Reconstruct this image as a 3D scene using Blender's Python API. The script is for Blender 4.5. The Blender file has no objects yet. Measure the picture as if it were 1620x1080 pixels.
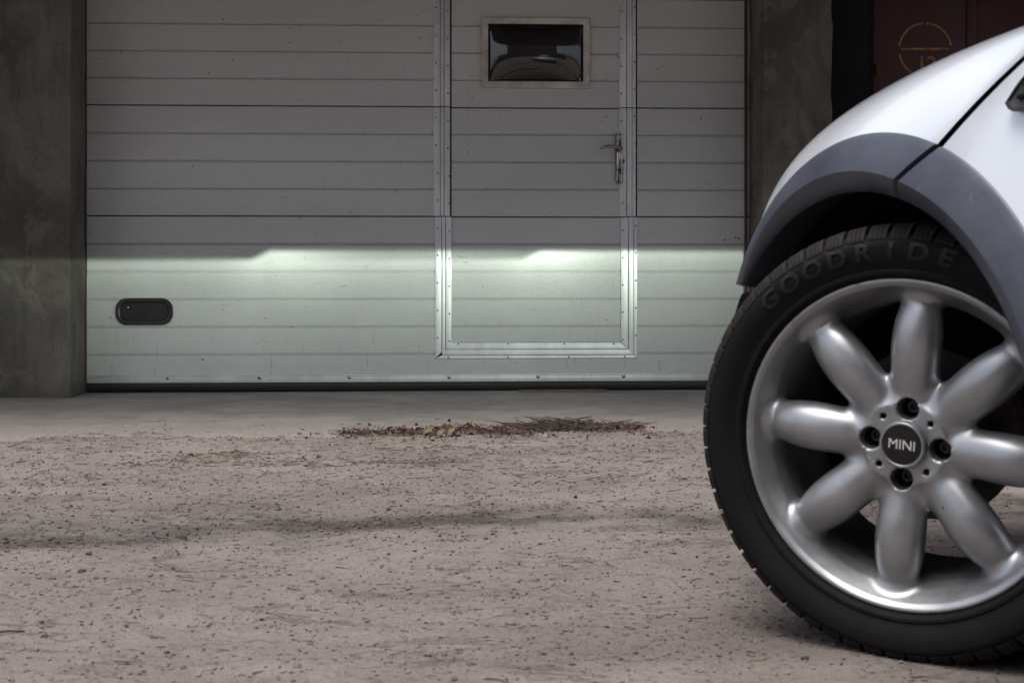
import bpy, bmesh, math, random
import numpy as np
from mathutils import Vector, Matrix

random.seed(7)
rng = np.random.default_rng(7)
R = math.radians
scene = bpy.context.scene
col = scene.collection

# ------------------------------------------------------------------ camera
YAW = R(2.92)            # the camera looks slightly to the right of the door's normal
CAM_Z = 0.546
DOOR_Y = 6.43            # door plane, metres in front of the camera
cam_d = bpy.data.cameras.new('camera')
cam = bpy.data.objects.new('camera', cam_d); col.objects.link(cam)
cam.location = (0, 0, CAM_Z)
cam.rotation_euler = (R(90), 0, -YAW)
cam_d.sensor_width = 36.0
cam_d.lens = 50.0
cam_d.shift_y = -113.0 / 1620.0
cam_d.clip_end = 500
cam_d.clip_start = 0.05
cam_d.dof.use_dof = True
cam_d.dof.focus_distance = 5.6
cam_d.dof.aperture_fstop = 13.0
scene.camera = cam

# ------------------------------------------------------------------ world, sun, exposure
SUN_EL, SUN_AZ = R(72), R(225)       # azimuth clockwise from +Y: behind the camera, to its left
w = bpy.data.worlds.new('World'); scene.world = w; w.use_nodes = True
wn = w.node_tree
for n_ in list(wn.nodes): wn.nodes.remove(n_)
sky = wn.nodes.new('ShaderNodeTexSky'); sky.sky_type = 'NISHITA'; sky.sun_disc = False
sky.sun_elevation = SUN_EL; sky.sun_rotation = SUN_AZ; sky.dust_density = 4.0; sky.air_density = 1.0
hsv = wn.nodes.new('ShaderNodeHueSaturation'); hsv.inputs['Saturation'].default_value = 0.55   # thin overcast
bg = wn.nodes.new('ShaderNodeBackground'); bg.inputs['Strength'].default_value = 0.115
wo = wn.nodes.new('ShaderNodeOutputWorld')
wn.links.new(sky.outputs[0], hsv.inputs['Color']); wn.links.new(hsv.outputs[0], bg.inputs['Color'])
wn.links.new(bg.outputs[0], wo.inputs['Surface'])
sun_d = bpy.data.lights.new('sun', 'SUN'); sun_d.energy = 1.4; sun_d.angle = R(40); sun_d.color = (1.0, 0.96, 0.9)
sun = bpy.data.objects.new('sun', sun_d); col.objects.link(sun)
sdir = Vector((math.sin(SUN_AZ) * math.cos(SUN_EL), math.cos(SUN_AZ) * math.cos(SUN_EL), math.sin(SUN_EL)))
sun.rotation_euler = sdir.to_track_quat('Z', 'Y').to_euler()
sun.location = sdir * 20
vs = scene.view_settings
vs.view_transform = 'Standard'; vs.look = 'None'; vs.exposure = 0.85; vs.gamma = 1.0; vs.use_curve_mapping = False
scene.render.engine = 'CYCLES'
scene.cycles.use_denoising = True
scene.cycles.max_bounces = 8

# ------------------------------------------------------------------ node helpers
class X:
    """A value in a node tree that can be combined with Python arithmetic."""
    def __init__(s, nt, sock): s.nt, s.k = nt, sock
    def op(s, o, *a):
        n = s.nt.nodes.new('ShaderNodeMath'); n.operation = o
        for i, v in enumerate((s,) + a):
            if isinstance(v, X): s.nt.links.new(v.k, n.inputs[i])
            else: n.inputs[i].default_value = v
        return X(s.nt, n.outputs[0])
    def __add__(s, o): return s.op('ADD', o)
    __radd__ = __add__
    def __mul__(s, o): return s.op('MULTIPLY', o)
    __rmul__ = __mul__
    def __sub__(s, o): return s.op('SUBTRACT', o)
    def __rsub__(s, o): return (s * -1.0) + o
    def __truediv__(s, o): return s.op('DIVIDE', o)
    def __pow__(s, o): return s.op('POWER', o)
    def clamp(s, a, b): return s.op('MAXIMUM', a).op('MINIMUM', b)
    def exp(s): return s.op('EXPONENT')
    def step(s, a, b):
        n = s.nt.nodes.new('ShaderNodeMapRange'); n.interpolation_type = 'SMOOTHSTEP'
        s.nt.links.new(s.k, n.inputs[0]); n.inputs[1].default_value = a; n.inputs[2].default_value = b
        return X(s.nt, n.outputs[0])

class Mat:
    def __init__(s, name, **kw):
        s.m = bpy.data.materials.new(name); s.m.use_nodes = True
        s.nt = s.m.node_tree; s.b = s.nt.nodes['Principled BSDF']
        s.tc = s.nt.nodes.new('ShaderNodeTexCoord'); s.geo = s.nt.nodes.new('ShaderNodeNewGeometry')
        for k, v in kw.items(): s.set(k, v)
    def set(s, k, v):
        i = s.b.inputs[k.replace('_', ' ')]
        if isinstance(v, X): s.nt.links.new(v.k, i)
        elif hasattr(v, 'is_output'): s.nt.links.new(v, i)
        else: i.default_value = tuple(v) + (1,) if isinstance(v, (tuple, list)) and len(v) == 3 else v
    def pos(s, scale=(1, 1, 1), obj=False):
        mp = s.nt.nodes.new('ShaderNodeMapping'); mp.inputs['Scale'].default_value = scale
        s.nt.links.new(s.tc.outputs['Object'] if obj else s.geo.outputs['Position'], mp.inputs[0])
        return mp.outputs[0]
    def noise(s, scale, detail=4, rough=.55, vec=None, stretch=(1, 1, 1), dist=0, obj=False):
        n = s.nt.nodes.new('ShaderNodeTexNoise'); n.inputs['Scale'].default_value = scale
        n.inputs['Detail'].default_value = detail; n.inputs['Roughness'].default_value = rough
        n.inputs['Distortion'].default_value = dist
        s.nt.links.new(vec or s.pos(stretch, obj), n.inputs['Vector'])
        return X(s.nt, n.outputs[0])
    def voronoi(s, scale, stretch=(1, 1, 1), feature='F1', out=0, obj=False):
        n = s.nt.nodes.new('ShaderNodeTexVoronoi'); n.inputs['Scale'].default_value = scale; n.feature = feature
        s.nt.links.new(s.pos(stretch, obj), n.inputs['Vector'])
        return X(s.nt, n.outputs[out])
    def attr(s, name):
        n = s.nt.nodes.new('ShaderNodeAttribute'); n.attribute_name = name
        return X(s.nt, n.outputs['Fac'])
    def xyz(s, obj=False):
        n = s.nt.nodes.new('ShaderNodeSeparateXYZ')
        s.nt.links.new(s.tc.outputs['Object'] if obj else s.geo.outputs['Position'], n.inputs[0])
        return [X(s.nt, o) for o in n.outputs]
    def mix(s, f, a, b):
        n = s.nt.nodes.new('ShaderNodeMix'); n.data_type = 'RGBA'
        for sock, v in ((n.inputs[0], f), (n.inputs[6], a), (n.inputs[7], b)):
            if isinstance(v, X): s.nt.links.new(v.k, sock)
            elif hasattr(v, 'is_output'): s.nt.links.new(v, sock)
            elif isinstance(v, (tuple, list)): sock.default_value = tuple(v) + (1,)
            else: sock.default_value = v
        return n.outputs[2]
    def bump(s, h, dist=.002, strength=1.0):
        n = s.nt.nodes.new('ShaderNodeBump'); n.inputs['Distance'].default_value = dist
        n.inputs['Strength'].default_value = strength
        s.nt.links.new(h.k, n.inputs['Height'])
        s.nt.links.new(n.outputs[0], s.b.inputs['Normal'])

# ------------------------------------------------------------------ materials
def m_ground():
    m = Mat('dusty_ground', Roughness=.95)
    big = m.noise(.9, 5, .6).step(.35, .68); mid = m.noise(5.5, 6, .65, stretch=(.8, 1.2, 1)).step(.36, .66)
    clod = m.noise(38, 6, .72, stretch=(.8, 1.1, 1)); fine = m.noise(110, 5, .72, stretch=(.75, 1.1, 1)); grit = m.noise(300, 3, .7)
    c = m.mix(big, (.268, .230, .208), (.345, .302, .278))
    c = m.mix(mid * .55, c, (.225, .186, .163))
    c = m.mix(clod.step(.54, .66) * .55, c, (.13, .105, .094))
    c = m.mix(fine.step(.56, .68) * .55, c, (.075, .060, .055))
    c = m.mix(fine.step(.42, .33) * .35, c, (.44, .385, .345))
    c = m.mix(grit.step(.62, .74) * .5, c, (.50, .45, .41))
    c = m.mix(grit.step(.40, .28) * .6, c, (.08, .066, .06))
    rg = ((m.noise(7, 5, .6, stretch=(.42, 1.3, 1), dist=.5) - .5).op('ABSOLUTE')).step(.020, .004) * m.noise(3.1, 3, .5).step(.40, .60)
    c = m.mix(rg * .35, c, (.085, .068, .062))
    c = m.mix(m.attr('damp') * m.noise(55, 4, .7).step(.22, .46) * .86, c, (.070, .057, .052))
    m.set('Base_Color', c)
    m.bump(m.noise(28, 5, .7) * 1.0 + clod * .9 + fine * .5 + grit * .22 + rg * -.5 + m.noise(9, 3, .5, stretch=(.5, 1.4, 1)) * 1.1, .016, 1.0)
    return m.m
def m_apron():
    m = Mat('apron_concrete', Roughness=.88)
    a = m.noise(1.6, 6, .62, stretch=(1, 1.6, 1)).step(.33, .66); b = m.noise(9, 5, .6).step(.4, .75)
    f = m.noise(90, 5, .75)
    c = m.mix(a, (.25, .222, .198), (.365, .328, .295))
    c = m.mix(b * .5, c, (.16, .148, .132))
    c = m.mix(m.noise(3.2, 6, .7, stretch=(.6, 2.2, 1), dist=.5).step(.60, .72) * .6, c, (.44, .415, .385))
    yy = m.xyz()[1]
    c = m.mix((yy + m.noise(2.6, 6, .7) * .9).step(5.85, 5.30) * .85, c, m.mix(m.noise(30, 5, .7).step(.4, .65), (.27, .232, .21), (.35, .306, .28)))     # dust carried on to the slab
    c = m.mix(f.step(.56, .72) * .6, c, (.10, .088, .08))
    m.set('Base_Color', c); m.bump(f * .9 + m.noise(22, 5, .6), .008, 1.0)
    return m.m
def m_concrete():
    m = Mat('old_concrete', Roughness=.9)
    a = m.noise(2.2, 7, .65, stretch=(1, 1, .7), dist=.6).step(.34, .66)
    s = m.noise(7, 6, .65, stretch=(2.2, 2.2, .35)).step(.45, .72)
    f = m.noise(95, 5, .7); blot = m.noise(4.2, 7, .72, dist=1.2).step(.52, .60)
    c = m.mix(a, (.070, .061, .052), (.172, .152, .132))
    c = m.mix(s * .6, c, (.040, .034, .029))
    c = m.mix(blot * .5, c, (.165, .146, .126))
    c = m.mix(m.voronoi(26).step(.10, .04) * m.noise(6, 3, .6).step(.45, .6) * .8, c, (.018, .015, .013))      # air holes
    c = m.mix(f.step(.56, .7) * .4, c, (.03, .026, .023))
    c = m.mix(m.noise(40, 3, .6, stretch=(2.5, 1, .8)).step(.66, .72) * .6, c, (.02, .017, .015))
    z = m.xyz()[2]
    c = m.mix((z + m.noise(14, 4, .6) * .12).step(.16, .04) * .7, c, (.05, .046, .034))
    m.set('Base_Color', c)
    m.bump(f * .5 + m.noise(26, 6, .65) * 1.0 + m.noise(5, 4, .5) * 1.5, .009, .9)
    return m.m
def m_door(name, tint=0.0):
    m = Mat(name, Roughness=.42)
    m.set('Specular_IOR_Level', .45)
    a = m.noise(1.1, 5, .6, stretch=(.5, 1, 1.6)).step(.3, .7)
    d = m.noise(6, 6, .7, stretch=(1, 1, 2.0), dist=.3).step(.55, .8)
    c = m.mix(a, (.475, .475, .470), (.550, .550, .545))
    c = m.mix(d * .30, c, (.36, .35, .33))
    sp = m.noise(44, 2, .5).step(.725, .75)
    c = m.mix(sp * .75, c, (.16, .13, .1))
    st = m.noise(16, 5, .7, stretch=(3, 1, .35)).step(.56, .74)
    z = m.xyz()[2]
    c = m.mix(st * z.step(.42, .06) * .6, c, (.17, .155, .12))
    run = m.noise(24, 5, .7, stretch=(2.4, 1, .10)).step(.60, .76)
    c = m.mix(run * m.noise(1.7, 3, .6).step(.42, .62) * .35, c, (.24, .225, .20))
    scr = m.noise(20, 2, .5, stretch=(.8, 1, 3.5), dist=1.0).step(.735, .75)
    c = m.mix(scr * .5, c, (.12, .10, .085))      # splashed dirt near the ground
    m.set('Base_Color', c)
    stucco = m.noise(130, 3, .6, stretch=(1, 1, 1), dist=1.6)
    m.bump(stucco + m.noise(2.0, 2, .4) * 1.6, .0028, 1.0)
    return m.m
def m_alu():
    m = Mat('brushed_aluminium', Metallic=.30, Roughness=.45)
    a = m.noise(9, 5, .65, stretch=(1, 1, .5)).step(.35, .72); d = m.noise(30, 5, .7).step(.55, .75)
    c = m.mix(a, (.58, .58, .60), (.72, .72, .73)); c = m.mix(d * .5, c, (.36, .34, .31))
    m.set('Base_Color', c); m.bump(m.noise(120, 3, .6), .0006, .5)
    return m.m
def simple(name, base, rough=.5, metal=0.0, var=.35, scale=14, bump=0, bscale=150, **kw):
    m = Mat(name, Roughness=rough, Metallic=metal, **kw)
    n = m.noise(scale, 5, .65).step(.3, .72)
    m.set('Base_Color', m.mix(n, tuple(v * (1 - var) for v in base), tuple(min(1, v * (1 + var * .6)) for v in base)))
    if bump: m.bump(m.noise(bscale, 4, .6), bump, .8)
    return m.m
def m_gate():
    m = Mat('dark_red_paint', Roughness=.55)
    a = m.noise(2.5, 6, .65, stretch=(1, 1, .5)).step(.35, .7); r = m.noise(16, 6, .72).step(.58, .7)
    c = m.mix(a, (.040, .010, .011), (.060, .015, .015)); c = m.mix(r * .5, c, (.022, .012, .010))
    m.set('Base_Color', c); m.bump(m.noise(60, 5, .6), .002, .6)
    return m.m
def m_paint():
    m = Mat('white_car_paint', Roughness=.25)
    m.set('Base_Color', m.mix(m.noise(3, 3, .5, obj=True).step(.3, .7), (.76, .80, .87), (.79, .83, .90)))
    m.set('Coat_Weight', 1.0); m.set('Coat_Roughness', .04); m.set('Metallic', .2)
    return m.m
def m_trim():
    m = Mat('grey_arch_plastic')
    a = m.noise(12, 6, .65, obj=True).step(.35, .7)
    sc = m.noise(30, 3, .6, stretch=(3.2, 1, .5), obj=True).step(.69, .73)
    c = m.mix(a, (.050, .056, .076), (.068, .077, .103)); c = m.mix(m.noise(5, 6, .7, obj=True).step(.46, .70) * .35, c, (.11, .118, .135)); c = m.mix(sc * .3, c, (.20, .20, .22))
    m.set('Base_Color', c); m.set('Roughness', (a * .10) + .30); m.bump(m.noise(500, 2, .5, obj=True), .0004, .5)
    return m.m
def m_rim():
    m = Mat('silver_wheel_paint', Metallic=.78)
    a = m.noise(20, 5, .6, obj=True).step(.3, .75)
    x, y, z = m.xyz(True)
    rr = (x * x + z * z) ** .5
    edge = rr.step(.2265, .2335) * m.noise(45, 5, .75, obj=True).step(.55, .62)      # kerb scuffs along the lip
    c = m.mix(a, (.32, .33, .35), (.39, .40, .42))
    c = m.mix(m.noise(60, 4, .7, obj=True).step(.70, .73) * .7, c, (.14, .12, .1))   # stone chips
    c = m.mix(edge * .8, c, (.17, .15, .13))
    c = m.mix(rr.step(.13, .03) * m.noise(11, 5, .7, obj=True).step(.40, .7) * .45, c, (.17, .15, .135))      # brake dust round the hub
    c = m.mix(m.noise(7, 6, .7, obj=True).step(.48, .72) * .30, c, (.20, .185, .17))
    m.set('Base_Color', c); m.set('Roughness', a * .10 + .34); m.set('Coat_Weight', .2); m.set('Coat_Roughness', .25)
    return m.m
def m_rubber(name, base, dust):
    m = Mat(name, Roughness=.78); m.set('Specular_IOR_Level', .22)
    a = m.noise(18, 6, .68, obj=True).step(.42, .72)
    m.set('Base_Color', m.mix(a * .6, base, dust)); m.bump(m.noise(220, 3, .6, obj=True), .0006, .6)
    return m.m

M = dict(
    ground=m_ground(), apron=m_apron(), concrete=m_concrete(), door=m_door('white_door_paint'), alu=m_alu(),
    gate=m_gate(), paint=m_paint(), trim=m_trim(), rim=m_rim(),
    seal=simple('black_rubber', (.012, .012, .013), .6, bump=.001),
    plastic=simple('black_plastic', (.014, .014, .016), .38, scale=30),
    gap=simple('dark_gap', (.006, .006, .006), .9),
    liner=simple('wheel_well_liner', (.004, .004, .0045), .95),
    post_black=simple('near_black_steel', (.0022, .0018, .0017), .95, scale=7, var=.8, bump=.004, bscale=40),  # near-black colour of the posts filling the gap beside the gate
    steel=simple('worn_chrome', (.36, .35, .335), .22, 1.0, var=.5, scale=40),
    bolt=simple('dark_steel', (.055, .053, .055), .4, .8),
    disc=simple('brake_steel', (.13, .115, .105), .45, .8),
    caliper=simple('rusty_caliper', (.075, .055, .045), .7, .3, scale=60),
    rust=simple('rusty_steel', (.075, .035, .02), .8, .2, scale=90),
    sidewall=m_rubber('tyre_rubber', (.0042, .0042, .0045), (.0085, .008, .0079)),
    tread=m_rubber('dusty_tread', (.013, .0115, .0105), (.085, .072, .064)),
    letter=simple('moulded_rubber', (.0075, .0075, .008), .6, Specular_IOR_Level=.35),
    white=simple('white_print', (.62, .62, .60), .4, var=.08),
    gloss_black=simple('gloss_black', (.006, .006, .007), .12),
    stencil=simple('orange_stencil_paint', (.30, .13, .04), .7, var=.6, scale=55),
    frame=simple('beige_window_frame', (.52, .485, .445), .5, scale=9),
    wood=simple('weathered_wood', (.16, .105, .07), .85, scale=25, bump=.003),
    twig=simple('dry_twig', (.078, .056, .043), .85, var=.7, scale=8),
    leaf=simple('dry_leaf', (.125, .076, .052), .8, var=.75, scale=11),
    yleaf=simple('yellow_green_leaf', (.15, .13, .045), .6, var=.3, scale=30),
    chip=simple('pale_chip', (.36, .27, .20), .85, var=.5, scale=6),
    stone=simple('gravel_stone', (.085, .074, .07), .9, var=.75, scale=5, bump=.003, bscale=120),
    pale_stone=simple('pale_gravel', (.25, .21, .19), .9, var=.5, scale=5),
    lamp_lens=simple('headlamp_lens', (.5, .5, .48), .08, var=.1),
    glass=simple('car_glass', (.01, .012, .014), .05), 
    roof=simple('roof_felt', (.045, .042, .04), .9, scale=3),
    brick=simple('grey_render', (.16, .14, .125), .9, scale=3, bump=.01, bscale=30),
)
def m_pane():
    m = Mat('smoked_acrylic', Roughness=.07)
    m.set('Base_Color', m.mix(m.noise(9, 4, .6).step(.3, .7), (.016, .013, .014), (.024, .020, .020)))
    m.set('Specular_IOR_Level', .75)
    return m.m
M['pane'] = m_pane()

# ------------------------------------------------------------------ mesh helpers
def mesh_obj(name, verts, faces, mat, parent=None, smooth=False, auto=None):
    me = bpy.data.meshes.new(name)
    me.from_pydata([tuple(v) for v in verts], [], [tuple(f) for f in faces]); me.update()
    bm = bmesh.new(); bm.from_mesh(me); bmesh.ops.recalc_face_normals(bm, faces=bm.faces); bm.to_mesh(me); bm.free()
    return link(name, me, mat, parent, smooth, auto)
def link(name, me, mat, parent=None, smooth=False, auto=None):
    o = bpy.data.objects.new(name, me); col.objects.link(o)
    if mat is not None and not me.materials: me.materials.append(M[mat])
    if smooth or auto:
        me.polygons.foreach_set('use_smooth', [True] * len(me.polygons))
    if auto:
        try: me.set_sharp_from_angle(angle=R(auto))
        except Exception: pass
    if parent is not None: o.parent = parent
    return o
def bm_obj(name, bm, mat, parent=None, smooth=False, auto=None):
    me = bpy.data.meshes.new(name); bm.to_mesh(me); bm.free()
    return link(name, me, mat, parent, smooth, auto)
def box_bm(x0, x1, y0, y1, z0, z1, bevel=0, seg=2, bm=None):
    own = bm is None
    bm = bm or bmesh.new()
    t = bmesh.new() if not own and bevel else bm
    r = bmesh.ops.create_cube(t, size=1.0, matrix=Matrix.Translation(((x0 + x1) / 2, (y0 + y1) / 2, (z0 + z1) / 2)) @ Matrix.Diagonal((x1 - x0, y1 - y0, z1 - z0, 1)))
    if bevel:
        bmesh.ops.bevel(t, geom=list(t.edges), offset=bevel, segments=seg, affect='EDGES', profile=.5)
    if t is not bm:
        me = bpy.data.meshes.new('tmp'); t.to_mesh(me); t.free(); bm.from_mesh(me); bpy.data.meshes.remove(me)
    return bm
def box(name, x0, x1, y0, y1, z0, z1, mat, parent=None, bevel=0.002):
    return bm_obj(name, box_bm(x0, x1, y0, y1, z0, z1, bevel), mat, parent, auto=35)
def thing(name, label, cat, loc=(0, 0, 0), rotz=0, group=None):
    o = bpy.data.objects.new(name, None); col.objects.link(o); o.empty_display_size = .1
    o.location = loc; o.rotation_euler = (0, 0, rotz); tag(o, label, cat, group)
    return o
def tag(o, label=None, cat=None, group=None, kind=None):
    if label: o['label'] = label
    if cat: o['category'] = cat
    if group: o['group'] = group
    if kind: o['kind'] = kind
    return o
def lathe(profile, n=96, axis_y=True, closed=False):
    """profile of (r, outward); the axis is Y and outward is -Y."""
    v, f = [], []
    k = len(profile)
    for i in range(n):
        a = 2 * math.pi * i / n
        for r, d in profile: v.append((r * math.cos(a), -d, r * math.sin(a)))
    for i in range(n):
        j = (i + 1) % n
        for q in range(k - (0 if closed else 1)):
            p = (q + 1) % k
            f.append((i * k + q, i * k + p, j * k + p, j * k + q))
    return v, f
def grid_faces(nu, nv, off=0):
    return [(off + i * nv + j, off + i * nv + j + 1, off + (i + 1) * nv + j + 1, off + (i + 1) * nv + j) for i in range(nu - 1) for j in range(nv - 1)]
def curve_pts(pts, n, t0=0.0, t1=1.0):
    """Smooth (Catmull-Rom) resampling of a polyline by arc length."""
    P = np.array(pts, float)
    E_ = np.vstack([2 * P[0] - P[1], P, 2 * P[-1] - P[-2]])
    out = []
    for i in range(len(P) - 1):
        p0, p1, p2, p3 = E_[i:i + 4]
        for t in np.linspace(0, 1, 24, endpoint=False):
            out.append(.5 * ((2 * p1) + (p2 - p0) * t + (2 * p0 - 5 * p1 + 4 * p2 - p3) * t * t + (3 * p1 - p0 - 3 * p2 + p3) * t ** 3))
    out.append(P[-1]); Q = np.array(out)
    L = np.r_[0, np.cumsum(np.linalg.norm(np.diff(Q, axis=0), axis=1))]; L /= L[-1]
    s = np.linspace(t0, t1, n)
    return np.array([np.interp(s, L, Q[:, k]) for k in range(Q.shape[1])]).T
def text_mesh(s, size, depth, offset=0.0):
    cu = bpy.data.curves.new('txt', 'FONT'); cu.offset = offset; cu.body = s; cu.size = size; cu.extrude = depth; cu.align_x = 'CENTER'; cu.align_y = 'CENTER'
    cu.resolution_u = 3
    o = bpy.data.objects.new('txt', cu); col.objects.link(o)
    dg = bpy.context.evaluated_depsgraph_get(); dg.update()
    me = bpy.data.meshes.new_from_object(o.evaluated_get(dg))
    bpy.data.objects.remove(o); bpy.data.curves.remove(cu)
    me.materials.clear()
    return me
def vnoise(x, y, seed=0):
    xi, yi = np.floor(x).astype(int), np.floor(y).astype(int); fx, fy = x - xi, y - yi
    fx = fx * fx * (3 - 2 * fx); fy = fy * fy * (3 - 2 * fy)
    def h(a, b):
        k = (a * 374761393 + b * 668265263 + seed * 974711) & 0x7fffffff
        k = ((k ^ (k >> 13)) * 1274126177) & 0x7fffffff
        return ((k ^ (k >> 16)) & 0xffff) / 65535.0
    return (h(xi, yi) * (1 - fx) + h(xi + 1, yi) * fx) * (1 - fy) + (h(xi, yi + 1) * (1 - fx) + h(xi + 1, yi + 1) * fx) * fy
def fbm(x, y, o=4, seed=0):
    s, a, t = 0, .5, 0
    for i in range(o):
        s = s + a * vnoise(x * 2 ** i, y * 2 ** i, seed + i); t += a; a *= .5
    return s / t - .5

# ------------------------------------------------------------------ ground
def ground_z(x, y):
    x, y = np.asarray(x, float), np.asarray(y, float)
    z = fbm(x * 1.3, y * 1.3, 3, 3) * .018 + fbm(x * 7, y * 9, 4, 11) * .011 + fbm(x * 13, y * 15, 3, 25) * .010 + fbm(x * 30, y * 34, 2, 21) * .009
    near_car = np.exp(-((x - .62) ** 2 + (y - 1.9) ** 2) / .35)
    z = z * (1 - .8 * near_car)
    z = z + fbm(x * 2.6, y * 3.2, 4, 35) * .012 * np.clip((y - 4.2) / .4, 0, 1)
    e = np.clip((y - 4.40 - fbm(x * .8, x * 0 + 2.2, 3, 31) * .5) / .95, 0, 1)
    z = z - e * e * (3 - 2 * e) * .030 + .008 * (1 - e) * (1 - near_car)
    return np.where(y > 5.6, -.03, z)
TRACK = [(-3, 2.72), (-1.5, 2.83), (-.886, 2.85), (-.4, 2.96), (.15, 3.08), (.62, 3.10), (1.4, 3.15), (3.0, 3.1)]
def damp_at(x, y):
    yc = np.interp(x, [p[0] for p in TRACK], [p[1] for p in TRACK]) + fbm(x * 1.7, x * 0 + 9, 3, 41) * .14
    wd = .10 + .05 * (fbm(x * 2.3, x * 0 + 4, 2, 51) + .5)
    a = 1.5 * np.exp(-((y - yc) / wd) ** 2) * np.clip(.72 + 1.5 * fbm(x * 3.2, y * 5, 4, 61), .15, 1)
    a = a * np.clip(.8 + 1.6 * fbm(x * 11, y * 16, 3, 81), .1, 1.2)
    b = np.clip((fbm(x * 1.1, y * 2.4, 4, 71) - .12) * 4, 0, 1) * .45
    return np.clip(a + b, 0, 1)
def axis(lo, hi, fine, far):
    a = list(np.arange(lo, hi + 1e-6, fine)); st = fine
    b, c = [], []
    p = hi
    while p < far: st *= 1.35; p += st; b.append(min(p, far))
    st, p = fine, lo
    while p > -far: st *= 1.35; p -= st; c.append(max(p, -far))
    return np.array(c[::-1] + a + b)
gx, gy = axis(-1.9, 1.7, .018, 220), axis(1.5, 5.6, .018, 220)
GX, GY = np.meshgrid(gx, gy, indexing='ij')
GZ = ground_z(GX, GY)
me = bpy.data.meshes.new('ground')
nv = len(gy)
me.from_pydata(np.c_[GX.ravel(), GY.ravel(), GZ.ravel()].tolist(), [], grid_faces(len(gx), nv))
at = me.attributes.new('damp', 'FLOAT', 'POINT'); at.data.foreach_set('value', damp_at(GX, GY).ravel().astype(np.float32))
tag(link('ground', me, 'ground', smooth=True), kind='structure')

# concrete apron in front of the door: a slab whose front edge dips under the dirt
ax_, ay_ = np.linspace(-6, 8, 200), np.r_[np.linspace(4.55, 6.2, 60), 6.3, 6.8]
AX, AY = np.meshgrid(ax_, ay_, indexing='ij')
AZ = -.006 + fbm(AX * 2, AY * 2, 3, 5) * .008 + np.clip((AY - 4.9) / 1.3, -.3, 1) * .006
tag(mesh_obj('concrete_apron', np.c_[AX.ravel(), AY.ravel(), AZ.ravel()], grid_faces(len(ax_), len(ay_)), 'apron', smooth=True), kind='structure')

# ------------------------------------------------------------------ building shell
PF = 6.17                                 # front face of the concrete pillars
def rough_block(name, x0, x1, y0, y1, z0, z1, mat, amp=.006, step=.05, parent=None):
    bm = bmesh.new()
    nx, nz = max(2, int((x1 - x0) / step)), max(2, int((z1 - z0) / step)); ny = max(2, int((y1 - y0) / step))
    def face(f, nu, nv_):
        vs_ = [[bm.verts.new(f(i / nu, j / nv_)) for j in range(nv_ + 1)] for i in range(nu + 1)]
        for i in range(nu):
            for j in range(nv_): bm.faces.new((vs_[i][j], vs_[i + 1][j], vs_[i + 1][j + 1], vs_[i][j + 1]))
    L = lambda a, b, t: a + (b - a) * t
    face(lambda u, v: (L(x0, x1, u), y0, L(z0, z1, v)), nx, nz); face(lambda u, v: (L(x1, x0, u), y1, L(z0, z1, v)), nx, nz)
    face(lambda u, v: (x0, L(y1, y0, u), L(z0, z1, v)), ny, nz); face(lambda u, v: (x1, L(y0, y1, u), L(z0, z1, v)), ny, nz)
    face(lambda u, v: (L(x0, x1, u), L(y0, y1, v), z1), nx, ny)
    bmesh.ops.remove_doubles(bm, verts=bm.verts, dist=1e-5)
    bmesh.ops.recalc_face_normals(bm, faces=bm.faces); bm.normal_update()
    from mathutils import noise as N_
    for v in bm.verts:
        p = v.co
        d = N_.fractal(p * 4.0, 1.0, 2.0, 4) * amp
        edge = (min(abs(p.x - x0), abs(p.x - x1)) < 1e-4) and (min(abs(p.y - y0), abs(p.y - y1)) < 1e-4)
        if edge: d -= .006 + max(0, N_.noise(p * 11.0)) * .012
        v.co = p + v.normal * d
    return bm_obj(name, bm, mat, parent, auto=50)
tag(rough_block('concrete_pillar', -2.75, -1.572, PF, 6.62, -.05, 2.335, 'concrete', step=.035),
    'wide stained concrete pillar at the left end of the white garage door', 'pillar', 'concrete door pillars')
tag(rough_block('concrete_pillar', 1.415, 1.728, PF, 6.62, -.05, 2.335, 'concrete', step=.035),
    'narrow concrete pillar between the white garage door and the dark red gate', 'pillar', 'concrete door pillars')
tag(rough_block('concrete_lintel', -1.55, 1.40, PF + .03, 6.62, 2.16, 2.9, 'concrete', step=.12), kind='structure')
tag(box('garage_wall', -9, -2.76, PF + .02, 6.6, -.05, 2.9, 'brick', bevel=.01), kind='structure')
tag(box('garage_wall', 4.4, 12, PF + .02, 6.6, -.05, 2.9, 'brick', bevel=.01), kind='structure')
tag(box('garage_wall', 1.735, 4.4, PF + .08, 6.6, 2.25, 2.9, 'brick', bevel=.01), kind='structure')
tag(box('garage_roof', -9, 12, 6.15, 13, 2.91, 3.12, 'roof', bevel=.02), kind='structure')
tag(box('shade_canopy', -9, 12, 4.62, 6.16, 2.34, 2.50, 'concrete', bevel=.02), kind='structure')  # unseen overhang, added and set low to keep skylight off the door
tag(box('garage_back_wall', -9, 12, 12.7, 12.95, -.05, 2.9, 'brick', bevel=.01), kind='structure')
# the facing row of garages behind the camera
tag(box('building_opposite', -10.5, 10.0, -24, -12.0, -.05, 12.0, 'brick', bevel=.03), kind='structure')
tag(box('garage_row_opposite', -13, 12, -11.9, -8.0, -.05, 3.0, 'brick', bevel=.03), kind='structure')

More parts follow.
